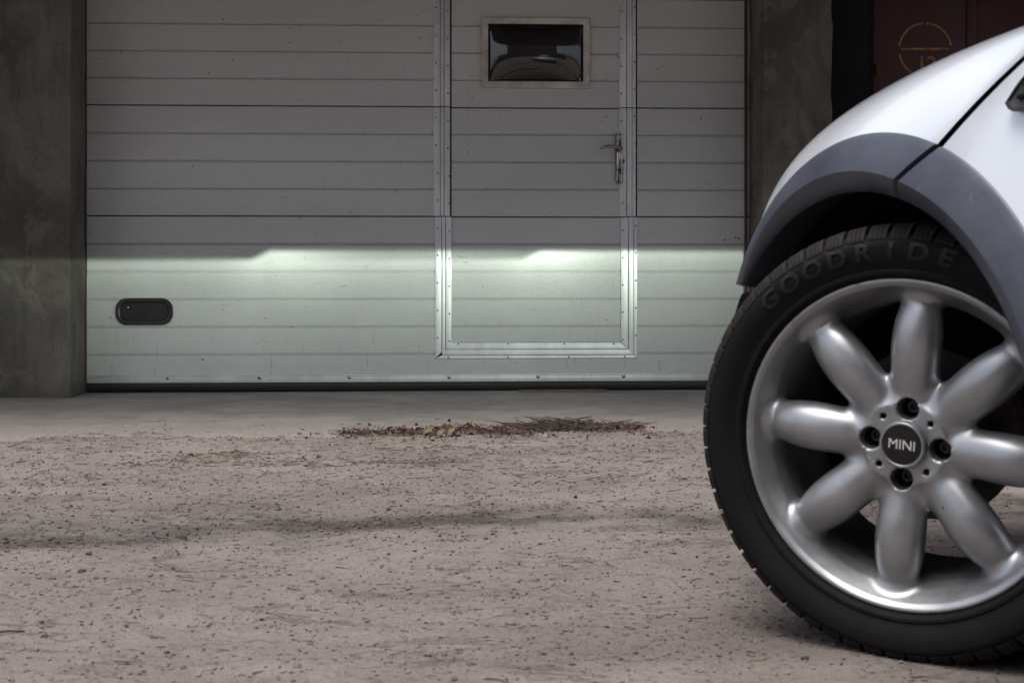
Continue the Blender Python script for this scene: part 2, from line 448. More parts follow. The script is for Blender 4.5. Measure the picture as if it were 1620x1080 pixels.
# ------------------------------------------------------------------ garage door
DY = DOOR_Y
JZ = [.787, 1.282, 1.777]                          # section joints
def rib_z(z0, z1):
    return [z for z in ([.1695, .293, .4165, .540, .6635] + [.787 + .1237 * k for k in (1, 2, 3)] + [1.282 + .1220 * k for k in (1, 2, 3)] + [1.777 + .122 * k for k in (1, 2, 3)]) if z0 + .02 < z < z1 - .02]
def panel_geo(x0, x1, z0, z1, V, F, y=DY):
    """One pressed-steel section: a front skin with folded grooves, rounded top and bottom edges, 40 mm deep."""
    pr = [(y + .040, z0), (y + .004, z0), (y + .001, z0 + .0015), (y, z0 + .004)]
    for z in rib_z(z0, z1):
        pr += [(y, z - .0062), (y + .0085, z - .0050), (y + .0085, z - .0020), (y + .0018, z - .0006), (y + .0036, z + .0034), (y, z + .0048)]
    pr += [(y, z1 - .004), (y + .001, z1 - .0015), (y + .004, z1), (y + .040, z1)]
    o = len(V); k = len(pr)
    for x in (x0, x1):
        for yy, zz in pr: V.append((x, yy, zz))
    for i in range(k):
        j = (i + 1) % k
        F.append((o + i, o + j, o + k + j, o + k + i))
    F.append(tuple(o + i for i in range(k))); F.append(tuple(o + k + i for i in reversed(range(k))))
def panel(name, rects, parent, mat='door'):
    V, F = [], []
    for r in rects: panel_geo(*r, V, F)
    return mesh_obj(name, V, F, mat, parent)
XL, XR = -1.585, 1.43
WX0, WX1, WX2, WX3 = -.0195, .0544, .8227, .898    # wicket frame outer/inner, left and right
garage_door = thing('garage_door', 'white ribbed sectional garage door lit by headlights between two concrete pillars', 'garage door', (0, 0, 0))
G = .0022
panel('panel', [(XL, WX0 - .0003, .0745, JZ[0] - G), (WX3 + .0003, XR, .0745, JZ[0] - G), (WX0, WX3, .0745, .1463)], garage_door)
for za, zb in ((JZ[0] + G, JZ[1] - G), (JZ[1] + G, JZ[2] - G), (JZ[2] + G, 2.24)):
    panel('panel', [(XL, WX0 - .0003, za, zb)], garage_door)
    panel('panel', [(WX3 + .0003, XR, za, zb)], garage_door)
box('backing', -1.6, 1.44, DY + .045, DY + .06, .0, 2.25, 'gap', garage_door)
box('bottom_rail', XL, XR, DY - .008, DY + .03, .0420, .0742, 'alu', garage_door, .0025)
box('rail_lip', XL, XR, DY - .011, DY + .002, .0700, .0765, 'alu', garage_door, .001)
V, F = [], []
pr = [(DY + .03, .0418), (DY - .006, .0418), (DY - .011, .036), (DY - .012, .022), (DY - .006, .008), (DY + .008, .001), (DY + .03, .001)]
for x in (XL, XR):
    for yy, zz in pr: V.append((x, yy, zz))
k = len(pr)
F = [(i, (i + 1) % k, k + (i + 1) % k, k + i) for i in range(k)] + [tuple(range(k)), tuple(reversed(range(k, 2 * k)))]
mesh_obj('rubber_seal', V, F, 'seal', garage_door, auto=40)
# side guide strips where the door slides behind the pillars
box('guide_strip', -1.592, -1.567, DY - .03, DY - .012, 0, 2.2, 'rust', garage_door, .002)
box('guide_strip', 1.387, 1.398, DY - .03, DY - .012, 0, 2.2, 'rust', garage_door, .002)

def strip(name, quad, y0, y1, mat, parent, bev=.0015):
    """A flat profile with mitred ends: quad in (x, z), proud of the door from y0 (front) to y1."""
    bm = bmesh.new()
    a = [bm.verts.new((x, y0, z)) for x, z in quad]; b = [bm.verts.new((x, y1, z)) for x, z in quad]
    n = len(quad)
    bm.faces.new(a); bm.faces.new(b[::-1])
    for i in range(n): bm.faces.new((a[i], b[i], b[(i + 1) % n], a[(i + 1) % n]))
    bmesh.ops.recalc_face_normals(bm, faces=bm.faces)
    fe = [e for e in bm.edges if all(abs(v.co.y - y0) < 1e-6 for v in e.verts)]
    bmesh.ops.bevel(bm, geom=fe, offset=bev, segments=2, affect='EDGES', profile=.5)
    return bm_obj(name, bm, mat, parent, auto=40)
rv, rf = lathe([(.0001, .003), (.0022, .0026), (.0036, .0014), (.0042, 0)], 10)
rivet_me = bpy.data.meshes.new('rivet'); rivet_me.from_pydata(rv, [], rf); rivet_me.materials.append(M['steel'])
rivet_me.polygons.foreach_set('use_smooth', [True] * len(rivet_me.polygons))
def rivet(x, y, z, parent, s=1.0):
    o = bpy.data.objects.new('rivet', rivet_me); col.objects.link(o); o.location = (x, y, z); o.parent = parent; o.scale = (s, 1, s)
SEC = [(None, JZ[0]), (JZ[0], JZ[1]), (JZ[1], JZ[2]), (JZ[2], 2.24)]
wicket = thing('wicket_door', 'ribbed pedestrian door with window and lever handle set inside the white garage door', 'door', (0, 0, 0))
# leaf panels
for za, zb in ((.2182, JZ[0] - G - .002), (JZ[0] + G - .002, JZ[1] - G - .0035), (JZ[1] + G - .0035, JZ[2] - G), (JZ[2] + G, 2.24)):
    panel('panel', [(WX1 + .0003, WX2 - .0003, za, zb)], wicket)
dx = lambda z: -.007 if z > 1.2 else 0.0
for i, (za, zb) in enumerate(SEC):
    o_ = dx(zb); g = .0018
    for par, nm, xa, xb, yf, zbot, side in (
            (garage_door, 'frame_profile', -.0195, .0098, .005, .1465, -1), (wicket, 'edge_profile', .0118, .0262, .012, .1625, -1), (wicket, 'leaf_profile', .0285, .0544, .007, .1885, -1),
            (wicket, 'leaf_profile', .8227, .8550, .007, .1885, 1), (garage_door, 'stop_profile', .8575, .8790, .011, .1625, 1), (garage_door, 'frame_profile', .8808, .8980, .004, .1465, 1)):
        if za is None:
            wd = xb - xa
            if side < 0: q = [(xa, zbot), (xb, zbot + wd), (xb, zb - g), (xa, zb - g)]
            else: q = [(xa, zbot + wd), (xb, zbot), (xb, zb - g), (xa, zb - g)]
        else: q = [(xa + o_, za + g), (xb + o_, za + g), (xb + o_, zb - g), (xa + o_, zb - g)]
        strip(nm, q, DY - yf, DY + .02, 'alu', par)
# bottom profiles with mitred corners
strip('frame_profile', [(-.0195, .1465), (.898, .1465), (.881, .1607), (.0095, .1607)], DY - .005, DY + .02, 'alu', garage_door)
strip('stop_profile', [(.0118, .1625), (.8790, .1625), (.8575, .1868), (.0262, .1868)], DY - .011, DY + .02, 'alu', wicket)
strip('leaf_profile', [(.0285, .1885), (.8550, .1885), (.8225, .2180), (.0546, .2180)], DY - .007, DY + .02, 'alu', wicket)
box('backing', .0, .88, DY + .021, DY + .04, .15, 2.24, 'gap', wicket)
for i in range(15):
    z = .26 + .124 * i
    o_ = dx(z + .1)
    if any(abs(z - j) < .012 for j in JZ): z += .02
    rivet(-.0085 + o_, DY - .005, z - .02, garage_door); rivet(.045 + o_, DY - .007, z - .035, wicket)
    if not .90 < z < 1.2: rivet(.831 + o_, DY - .007, z - .03, wicket)
    rivet(.8915 + o_, DY - .004, z - .01, garage_door)
for x in (.085, .31, .565, .79): rivet(x, DY - .007, .212, wicket)
for x in (.04, .31, .585, .84): rivet(x, DY - .005, .1525, garage_door)
for x in (-1.212, -.806, -.404, .0435, .4455, .835, 1.23): rivet(x, DY - .0085, .064, garage_door, 2.0)
for x, z in ((1.30, .682), (1.35, .695), (1.365, .69)): rivet(x, DY - .001, z, garage_door, 1.1)

# window of the wicket door
def rrect(x0, x1, z0, z1, r, seg=6):
    P = []
    for cx, cz, a0 in ((x1 - r, z1 - r, 0), (x0 + r, z1 - r, 90), (x0 + r, z0 + r, 180), (x1 - r, z0 + r, 270)):
        for k_ in range(seg + 1):
            a = R(a0 + 90 * k_ / seg); P.append((cx + r * math.cos(a), cz + r * math.sin(a)))
    return P
def ring_stack(name, loops, mat, parent, cap=False, smooth=None):
    """Loops of equal length [(pts, y), ...] skinned one to the next; optional cap on the last."""
    V, F = [], []
    n = len(loops[0][0])
    for pts, y in loops:
        for x, z in pts: V.append((x, y, z))
    for l in range(len(loops) - 1):
        for i in range(n):
            j = (i + 1) % n
            F.append((l * n + i, l * n + j, (l + 1) * n + j, (l + 1) * n + i))
    if cap: F.append(tuple((len(loops) - 1) * n + i for i in range(n)))
    return mesh_obj(name, V, F, mat, parent, auto=smooth or 35)
wf = (.1889, .6814, 1.3667, 1.6871)
def inset(b, d): return (b[0] + d, b[1] - d, b[2] + d, b[3] - d)
window = ring_stack('window', [(rrect(*wf, .004), DY + .004), (rrect(*wf, .004), DY - .010), (rrect(*inset(wf, .003), .005), DY - .0135), (rrect(*inset(wf, .022), .005), DY - .0135),
                               (rrect(*inset(wf, .025), .006), DY - .0115), (rrect(*inset(wf, .031), .004), DY - .0115), (rrect(*inset(wf, .032), .004), DY + .003)], 'frame', wicket)
ring_stack('gasket', [(rrect(*inset(wf, .0305), .004), DY - .002), (rrect(*inset(wf, .0305), .004), DY - .0128), (rrect(*inset(wf, .0345), .004), DY - .0128), (rrect(*inset(wf, .035), .004), DY + .001)], 'seal', window)
pb = inset(wf, .0335)
V, nu, nvv = [], 33, 25
for i in range(nu):
    for j in range(nvv):
        u, v = 2 * i / (nu - 1) - 1, 2 * j / (nvv - 1) - 1
        V.append((pb[0] + (pb[1] - pb[0]) * (u + 1) / 2, DY - .004 - .055 * (max(0, 1 - abs(u) ** 2.1) ** .9) * (max(0, 1 - abs(v) ** 2.1) ** .9), pb[2] + (pb[3] - pb[2]) * (v + 1) / 2))
mesh_obj('pane', V, grid_faces(nu, nvv), 'pane', window, smooth=True)

# lever handle on its long plate
hx0, hx1, hz0, hz1 = .797, .8325, .9347, 1.1664
HP = lambda d: rrect(hx0 + d, hx1 - d, hz0 + d, hz1 - d, (hx1 - hx0) / 2 - d - .0006, 7)
hy = DY - .007
handle = ring_stack('handle', [(HP(0), hy + .003), (HP(0), hy - .004), (HP(.0015), hy - .007), (HP(.005), hy - .0078), (HP(.0065), hy - .0062)], 'steel', wicket, True, 50)
hc = (hx0 + hx1) / 2
def tube(pts, radii, seg=10, flat=1.0):
    V, F = [], []
    P = [Vector(p) for p in pts]
    for i, p in enumerate(P):
        d = (P[min(i + 1, len(P) - 1)] - P[max(i - 1, 0)]).normalized()
        up = Vector((0, 0, 1)) if abs(d.z) < .9 else Vector((0, 1, 0))
        a = d.cross(up).normalized(); b = a.cross(d)
        for k_ in range(seg):
            t = 2 * math.pi * k_ / seg
            V.append(p + (a * math.cos(t) + b * math.sin(t) * flat) * radii[i])
    n = len(P)
    for i in range(n - 1):
        for k_ in range(seg):
            q = (k_ + 1) % seg
            F.append((i * seg + k_, i * seg + q, (i + 1) * seg + q, (i + 1) * seg + k_))
    F.append(tuple(reversed(range(seg)))); F.append(tuple((n - 1) * seg + k_ for k_ in range(seg)))
    return V, F
V, F = tube([(hc + .004, hy - .004, 1.091), (hc + .004, hy - .030, 1.0915), (hc + .002, hy - .044, 1.0945), (hc - .012, hy - .050, 1.0985), (hc - .035, hy - .050, 1.1015), (hc - .062, hy - .049, 1.1010), (hc - .082, hy - .046, 1.0965), (hc - .091, hy - .042, 1.0935)],
            [.0095, .0088, .0098, .0104, .0095, .0088, .0088, .0066], 12, .85)
mesh_obj('lever', V, F, 'steel', handle, smooth=True)
V, F = lathe([(.0001, .0045), (.0055, .004), (.0065, .002), (.0065, -.001)], 16)
kc = mesh_obj('key_cylinder', V, F, 'bolt', handle, auto=40); kc.location = (hc + .001, hy - .0065, 1.001)
b = box('key_slot', hc - .0022, hc + .0042, hy - .0085, hy - .004, .983, .999, 'rust', handle, .001)
for z in (.9445, 1.1565):
    V, F = lathe([(.0001, .0005), (.003, .0005), (.0034, -.001)], 12)
    s_ = mesh_obj('screw', V, F, 'gloss_black', handle); s_.location = (hc + .001, hy - .0072, z)
ring_stack('latch_hole', [([(hx1 + .003 + .0045 * math.cos(t), 1.040 + .009 * math.sin(t)) for t in np.linspace(0, 2 * math.pi, 12, endpoint=False)], hy + .001),
                          ([(hx1 + .003 + .0045 * math.cos(t), 1.040 + .009 * math.sin(t)) for t in np.linspace(0, 2 * math.pi, 12, endpoint=False)], hy - .0012)], 'gloss_black', wicket, True)

# recessed lifting grip at the left of the garage door
gb = (-1.4405, -1.1899, .300, .420)
GP = lambda d, r: rrect(*inset(gb, d), r, 8)
grip = ring_stack('lifting_grip', [(GP(0, .05), DY + .002), (GP(0, .05), DY - .010), (GP(.003, .048), DY - .014), (GP(.015, .040), DY - .014), (GP(.018, .036), DY - .012), (GP(.021, .032), DY - .0005), (GP(.026, .028), DY - .0004)], 'plastic', garage_door, True, 40)
for i, (x, z, mt) in enumerate(((-1.391, .378, 'steel'), (-1.391, .339, 'rust'), (-1.228, .376, 'bolt'), (-1.228, .339, 'bolt'))):
    V, F = lathe([(.0001, .003), (.004, .003), (.0065, .0012), (.007, 0)], 14)
    s_ = mesh_obj('screw', V, F, mt, grip, auto=40); s_.location = (x, DY - .0008, z)

# wooden slat lying in the gap under the door
tag(box('wooden_slat', .352, .752, 6.335, 6.36, -.004, .011, 'wood', None, .003), 'thin weathered wooden slat lying on the apron under the garage door', 'wood')

# ------------------------------------------------------------------ dark red gate next door
gate = thing('steel_gate', 'dark red steel gate with an orange stencilled circle and the number 12', 'gate', (0, 6.47, 0))
box('frame_post', 1.745, 1.965, -.06, .10, 0, 2.24, 'post_black', gate, .006)
box('frame_edge', 1.967, 1.992, -.035, .05, 0, 2.24, 'post_black', gate, .004)
box('leaf', 1.995, 2.428, -.02, .02, .03, 2.22, 'gate', gate, .003)
box('leaf', 2.475, 3.60, -.02, .02, .03, 2.22, 'gate', gate, .003)
box('cover_strip', 2.430, 2.474, -.026, .01, .03, 2.22, 'gate', gate, .003)
box('frame_post', 3.62, 4.38, -.06, .10, 0, 2.24, 'post_black', gate, .006)
box('hinge', 1.998, 2.022, -.05, -.021, 1.44, 1.49, 'rust', gate, .006)
def arc(a0, a1, r, wd, cx, cz, y, n=26):
    V, F = [], []
    for i in range(n):
        a = R(a0 + (a1 - a0) * i / (n - 1)); ww = wd * (.85 + .3 * random.random())
        for rr_ in (r - ww / 2, r + ww / 2):
            V.append((cx + rr_ * math.cos(a), y, cz + rr_ * math.sin(a)))
    return V, grid_faces(n, 2)
ST = -.0215
for a0, a1 in ((172, 95), (88, 10), (190, 264), (276, 350)):
    V, F = arc(a0, a1, .1225, .0095, 2.236, 1.5585, ST)
    mesh_obj('stencil_arc', V, F, 'stencil', gate)
V, F = [], []
for i in range(20):
    x = 2.124 + .223 * i / 19
    h = .0045 * (.8 + .4 * random.random())
    V += [(x, ST, 1.562 + .003 * i / 19 - h), (x, ST, 1.562 + .003 * i / 19 + h)]
mesh_obj('stencil_line', V, grid_faces(20, 2), 'stencil', gate)
tm = text_mesh('12', .092, .0, .0016)
o = link('stencil_number', tm, 'stencil', gate); o.rotation_euler = (R(90), 0, 0); o.location = (2.243, ST, 1.494)

# ------------------------------------------------------------------ litter on the ground
def heap(name, n, fn, mat, label, cat):
    V, F = [], []
    for i in range(n):
        v, f = fn(i); o_ = len(V); V += v; F += [tuple(q + o_ for q in ff) for ff in f]
    o = mesh_obj(name, V, F, mat, None, smooth=False)
    return tag(o, label, cat, None, 'stuff')
def gz(x, y):
    return float(max(ground_z(x, y), np.interp(y, [4.55, 4.9, 6.2], [-.03, -.008, -.002])))
def twig_at(x, y, z, L, ang, tilt, r, bend=.25):
    pts, a = [], ang
    p = Vector((x, y, z)); k_ = 5
    for i in range(k_):
        pts.append(p.copy()); a += random.uniform(-bend, bend)
        p = p + Vector((math.cos(a) * math.cos(tilt), math.sin(a) * math.cos(tilt), math.sin(tilt))) * L / (k_ - 1)
        tilt += random.uniform(-.15, .12)
    return tube(pts, [r * (1 - .13 * i) for i in range(k_)], 4)
def leaf_at(x, y, z, L, wd, yaw, pitch, roll):
    mtx = Matrix.Translation((x, y, z)) @ Matrix.Rotation(yaw, 4, 'Z') @ Matrix.Rotation(pitch, 4, 'Y') @ Matrix.Rotation(roll, 4, 'X')
    c_ = random.uniform(-.3, .5) * wd
    P = [(-L / 2, 0, 0), (-L / 5, wd / 2, c_), (-L / 5, 0, 0), (-L / 5, -wd / 2, c_), (L / 5, wd / 2.2, c_), (L / 5, 0, .1 * L), (L / 5, -wd / 2.2, c_), (L / 2, 0, .15 * L)]
    return [mtx @ Vector(p) for p in P], [(0, 1, 2), (0, 2, 3), (1, 4, 5, 2), (2, 5, 6, 3), (4, 7, 5), (5, 7, 6)]
def mound(x):      # height of the litter heap along x
    return .007 + .010 * math.exp(-((x - .05) / .22) ** 2) + .027 * math.exp(-((x - .47) / .085) ** 2) + .012 * math.exp(-((x - .66) / .05) ** 2)
def f_twig(i):
    if i < 330:
        x = random.gauss(.46, .070); y = random.gauss(4.93, .045); L = random.uniform(.04, .11); r = random.uniform(.0011, .0026)
    elif i < 400:
        x = random.gauss(.66, .035); y = random.gauss(4.95, .03); L = random.uniform(.04, .10); r = random.uniform(.001, .002)
    elif i < 460:
        x = random.gauss(.33, .05); y = random.gauss(4.98, .03); L = random.uniform(.04, .10); r = random.uniform(.0009, .0016)
    else:
        x = random.uniform(-.30, .62); y = 4.80 + .10 * (x + .3) + random.gauss(0, .05 if i % 3 else .12) + .03 * math.sin(x * 17); L = random.uniform(.02, .09); r = random.uniform(.0008, .0018)
    z = gz(x, y) + random.random() ** 1.2 * mound(x) * (1 if i < 460 or i % 3 else .15) + .002
    return twig_at(x - L / 2, y, z, L, random.gauss(0, .6) + (math.pi if random.random() < .4 else 0), random.gauss(0, .11), r, .65)
heap('twig_pile', 760, f_twig, 'twig', 'heap of dry brown twigs swept up on the apron before the small door', 'twigs')
def f_leaf(i):
    x = random.gauss(.1, .24) if i < 620 else random.uniform(-.33, .7)
    y = 4.80 + .10 * (x + .3) + random.gauss(0, .05 if i % 3 else .13) + .03 * math.sin(x * 17)
    L = random.uniform(.008, .032)
    z = gz(x, y) + random.random() ** 1.5 * mound(x) * (.8 if i % 3 else .15) + .003
    return leaf_at(x, y, z, L, L * random.uniform(.18, .6), random.uniform(0, 6.28), random.gauss(0, .5), random.gauss(0, .6))
heap('leaf_litter', 1300, f_leaf, 'leaf', 'strip of dry brown leaf litter along the edge of the concrete apron', 'leaf litter')
def f_chip(i):
    if i < 150: x = random.gauss(.05, .25); y = 4.80 + .10 * (x + .3) + random.gauss(0, .05); z = gz(x, y) + random.random() * mound(x) + .004
    else:
        y = 1.75 + 3.3 * random.random() ** .8; x = random.uniform(-.40, .36) * y; z = gz(x, y) + .002
    L = random.uniform(.004, .0055 * y * .75)
    return leaf_at(x, y, z, L, L * random.uniform(.15, .45), random.gauss(0, .7), random.gauss(0, .15), random.gauss(0, .2))
heap('wood_chips', 300, f_chip, 'chip', 'pale wood chips and straw bits strewn over the dusty ground', 'wood chips')
def f_bits(i):     # broken twig litter drifted in loose rows over the ground
    rows = [(-.75, 4.02, .45, .035), (-.25, 3.95, .30, .03), (-.62, 4.15, .2, .03), (.0, 4.25, .3, .03), (.35, 3.75, .4, .12)]
    if i < 420:
        cx, cy, sx, sy = random.choice(rows); x, y = random.gauss(cx, sx * .5), random.gauss(cy, sy)
    else:
        y = 1.8 + 3.0 * random.random(); x = random.uniform(-.40, .36) * y
    L = random.uniform(.008, .04)
    return twig_at(x, y, gz(x, y) + .002, L, random.gauss(0, .5), random.gauss(0, .05), random.uniform(.0006, .0014))
heap('twig_litter', 620, f_bits, 'leaf', 'loose bits of broken twig drifted across the dusty ground', 'twig litter')
def ico(r, seed):
    bm = bmesh.new(); bmesh.ops.create_icosphere(bm, subdivisions=1, radius=r)
    rs = random.Random(seed)
    for v in bm.verts: v.co *= rs.uniform(.62, 1.25)
    V = [v.co.copy() for v in bm.verts]; F = [tuple(v.index for v in f.verts) for f in bm.faces]; bm.free()
    return V, F
ICO = [ico(1, k_) for k_ in range(12)]
def scatter(name, n, rmin, rmax, pw, mat, label, bias=.65, flat=(.5, .95), big=0):
    y = 1.72 + 3.65 * rng.random(n * 3) ** .95; x = (rng.random(n * 3) * .84 - .43) * y
    keep = (rng.random(n * 3) < np.clip((5.45 - y) / .8, 0, 1)) & (rng.random(n * 3) < (1 - bias) + bias * np.clip(damp_at(x, y) + .5 * np.clip(fbm(x * 2.1, y * 3, 3, 91) * 3, 0, 1), 0, 1))
    x, y = x[keep][:n], y[keep][:n]; n = len(x)
    r = (rmin + (rmax - rmin) * rng.random(n) ** pw) * (.62 + .13 * y)
    if big: r[:big] = rng.uniform(.0035, .0085, big)
    z = np.maximum(ground_z(x, y), np.interp(y, [4.55, 4.9, 6.2], [-.03, -.008, -.002]))
    a = rng.random(n) * 6.283; sx, sy, sz = rng.uniform(.8, 1.7, n) * r, rng.uniform(.7, 1.2, n) * r, rng.uniform(*flat, n) * r
    base = np.array([[tuple(p) for p in v] for v, f in ICO]); F0 = np.array(ICO[0][1])
    B = base[rng.integers(0, len(ICO), n)] * np.stack([sx, sy, sz], 1)[:, None, :]
    ca, sa = np.cos(a)[:, None], np.sin(a)[:, None]
    V = np.stack([B[..., 0] * ca - B[..., 1] * sa + x[:, None], B[..., 0] * sa + B[..., 1] * ca + y[:, None], B[..., 2] + (z + sz * .35)[:, None]], -1)
    k_ = V.shape[1]
    F = (F0[None] + (np.arange(n) * k_)[:, None, None]).reshape(-1, 3)
    me = bpy.data.meshes.new(name); me.from_pydata(V.reshape(-1, 3).tolist(), [], F.tolist())
    at = me.attributes.new('damp', 'FLOAT', 'POINT'); at.data.foreach_set('value', np.repeat(damp_at(x, y), k_).astype(np.float32))
    return tag(link(name, me, mat), label, 'gravel', None, 'stuff')
scatter('gravel', 2300, .0012, .0038, 2.6, 'stone', 'dark loose gravel scattered over the dusty ground', .7, big=34)
scatter('pale_gravel', 1800, .0012, .0032, 1.8, 'pale_stone', 'pale small gravel scattered over the dusty ground', .3)
scatter('dirt_crumbs', 16000, .0016, .0052, 1.6, 'ground', 'crumbs of dry dirt covering the dusty ground', .45, (.4, .8))
for x, y, yaw, s_, lab in ((-.035, 4.70, .4, .72, 'yellow green leaf standing in the litter, leftmost of three'), (.002, 4.655, .7, .62, 'yellow green leaf lying lowest in the litter, middle of three'), (.036, 4.67, .9, .58, 'olive yellow leaf in the litter, rightmost of three')):
    V, F = [], []
    for i in range(7):
        t = i / 6
        for j in range(5):
            q = (j / 4 - .5) * 2
            V.append(((t - .5) * .055 * s_, q * .017 * s_ * math.sin(math.pi * (t * .86 + .09)), .010 * s_ * q * q + .028 * s_ * t))
    o = mesh_obj('yellow_leaf', V, grid_faces(7, 5), 'yleaf', None, smooth=True)
    o.location = (x, y, gz(x, y) + .006); o.rotation_euler = (.35, -.15, yaw)
    tag(o, lab, 'leaf', 'yellow leaves in the litter')
V, F = tube([(-.76, 2.10, .012), (-.715, 2.11, .012), (-.675, 2.115, .010), (-.635, 2.13, .012), (-.612, 2.137, .009)], [.0028, .0030, .0026, .002, .0012], 7)
st = mesh_obj('stick', V, F, 'twig', None, smooth=True)
st.location.z = float(ground_z(-.67, 2.12)) - .004
tag(st, 'thin dark stick lying on the ground in the lower left corner', 'stick')

# ------------------------------------------------------------------ car
def cam_to_world(x, d):
    return Vector((x * math.cos(YAW) + d * math.sin(YAW), -x * math.sin(YAW) + d * math.cos(YAW), 0))
CAR_O = cam_to_world(.50, 2.0)
CAR_RZ = R(-67) - YAW
car = thing('car', 'white compact car with grey wheel arch trim and silver eight spoke wheels', 'car', CAR_O, CAR_RZ)
# local frame: +X to the rear, +Y inward from the near side, Z up; the centre line lies at Y = HALF
HALF = .85
def circ(cx, cz, r, n, a0, a1, k=26):
    return [(cx + r * math.cos(R(a)), n, cz + r * math.sin(R(a))) for a in np.linspace(a0, a1, k)]
# outer edge (T), crease (K) and inner edge (I) of the arch trim
TC, IC = (.0063, .3505, .3867), (-.0358, .2941, .3644)
T_F, T_RA = circ(*TC, 0, 153.5, 67.8), circ(*TC, 0, 67.8, -24)
I_F, I_R = circ(*IC, 0, 141.2, 73.8), circ(*IC, 0, 73.8, -17)
def crease(T, I, b0, b1):
    return [tuple(i_ + (t_ - i_) * .34 for t_, i_ in zip(T_, I_)) for T_, I_ in zip(T, I)], [b0 + (b1 - b0) * math.sin(math.pi / 2 * k / (len(T) - 1)) for k in range(len(T))]
kf, bf = crease(T_F, I_F, .006, .026)
K_F = [(x, y - b, z) for (x, y, z), b in zip(kf, bf)]
kr, br = crease(T_RA, I_R, .026, .010)
K_R = [(x, y - b, z) for (x, y, z), b in zip(kr, br)]
C_F = [(-.338, .03, .5215), (-.318, .04, .590), (-.312, .055, .630), (-.3420, .085, .6830), (-.3424, .11, .7262), (-.3209, .125, .7565), (-.2998, .14, .7811), (-.2324, .16, .8181), (-.1754, .175, .8402), (-.115, .185, .8565), (-.0241, .195, .8747), (.0887, .20, .8894), (.19, .205, .901), (.275, .21, .911), (.345, .21, .917)]
T_R = T_RA[:-3] + [(.40, .004, .20), (.55, .006, .195), (.72, .006, .195)]
C_R = [(.345, .21, .917), (.42, .205, .924), (.47, .195, .930), (.53, .185, .937), (.60, .17, .945), (.68, .155, .953), (.74, .145, .957)]
def skin(Tp, Cp, Ep, nT=14, nE=14, bows=lambda s: 1.0):
    """Rows from the lower edge T up over the crown C and on to the centre line E."""
    rows = []
    for k_, (T, C, E_) in enumerate(zip(Tp, Cp, Ep)):
        row = []; bow = bows(k_ / max(1, len(Tp) - 1))
        for j in range(nT + 1):
            a = j / nT * math.pi / 2
            p = math.sin(a) ** .95; q = p ** 1.65 * (1 - bow) + (1 - math.cos(a)) * bow
            row.append((T[0] + (C[0] - T[0]) * p + .5 * (C[1] - T[1]) * (p - q) * bow, T[1] + (C[1] - T[1]) * q, T[2] + (C[2] - T[2]) * p))
        for j in range(1, nE + 1):
            t = j / nE; e = 1 - (1 - t) ** 1.5
            row.append((C[0] + (E_[0] - C[0]) * e, C[1] + (E_[1] - C[1]) * t, C[2] + (E_[2] - C[2]) * e))
        rows.append(row)
    return rows
def sheet(name, rows, mat, parent, mirror=False, flange=(False, False), depth=.014):
    rows = [list(r) for r in rows]
    if flange[0]: rows.insert(0, [(x, y + depth, z - depth * .3) for x, y, z in rows[0]])
    if flange[1]: rows.append([(x, y + depth, z - depth * .3) for x, y, z in rows[-1]])
    V = [p for r in rows for p in r]; nv_ = len(rows[0]); F = grid_faces(len(rows), nv_)
    if mirror:
        k_ = len(V); V = V + [(x, 2 * HALF - y, z) for x, y, z in V]; F = F + [tuple(q + k_ for q in reversed(f)) for f in F]
    me = bpy.data.meshes.new(name); me.from_pydata(V, [], F)
    bm = bmesh.new(); bm.from_mesh(me); bmesh.ops.remove_doubles(bm, verts=bm.verts, dist=1e-5)
    if name in ('bonnet', 'front_fender'):
        for _ in range(40): bmesh.ops.smooth_vert(bm, verts=[v for v in bm.verts if not v.is_boundary], factor=.5, use_axis_x=True, use_axis_y=True, use_axis_z=True)
    bmesh.ops.recalc_face_normals(bm, faces=bm.faces); bm.to_mesh(me); bm.free()
    return link(name, me, mat, parent, auto=28 if name == 'arch_trim' else 55)
far = lambda rows: [[(x, 2 * HALF - y, z) for x, y, z in r] for r in rows]
nF = 60
tT, tC = curve_pts(T_F, nF, 0, .990), curve_pts(C_F, nF, 0, .994)
tE = []
for i, C in enumerate(tC):
    fr = max(0, 1 - i / (nF * .62))
    tE.append((C[0] - .25 * fr - .04, HALF, C[2] + .05 * (1 - fr) + .008))
sheet('bonnet', skin(tT, tC, tE, bows=lambda s: max(0, s - .5) / .5), 'paint', car, mirror=True)
nR = 44
rT, rC = curve_pts(T_R, nR, .006, 1), curve_pts(C_R, nR, .012, 1)
rE = [(C[0], HALF, C[2] + .06) for C in rC]
fen = [r[:16] for r in skin(rT, rC, rE, 14, 3)]
sheet('front_fender', fen, 'paint', car, flange=(False, True))
sheet('front_fender', far(fen), 'paint', car)
sheet('cowl', [r[15:] for r in skin(rT, rC, rE, 14, 14)], 'plastic', car, mirror=True)
# dark channel behind the gap between bonnet and fender
a = skin(curve_pts(T_F, 2, .95, 1), curve_pts(C_F, 2, .96, 1), [(.3, HALF, .97)] * 2, 14, 3)[0]
b_ = skin(curve_pts(T_R, 2, .0, .03), curve_pts(C_R, 2, 0, .08), [(.4, HALF, .97)] * 2, 14, 3)[1]
sheet('seam_channel', [[(x, y + .014, z - .003) for x, y, z in a[:16]], [(x, y + .014, z - .003) for x, y, z in b_[:16]]], 'gap', car)

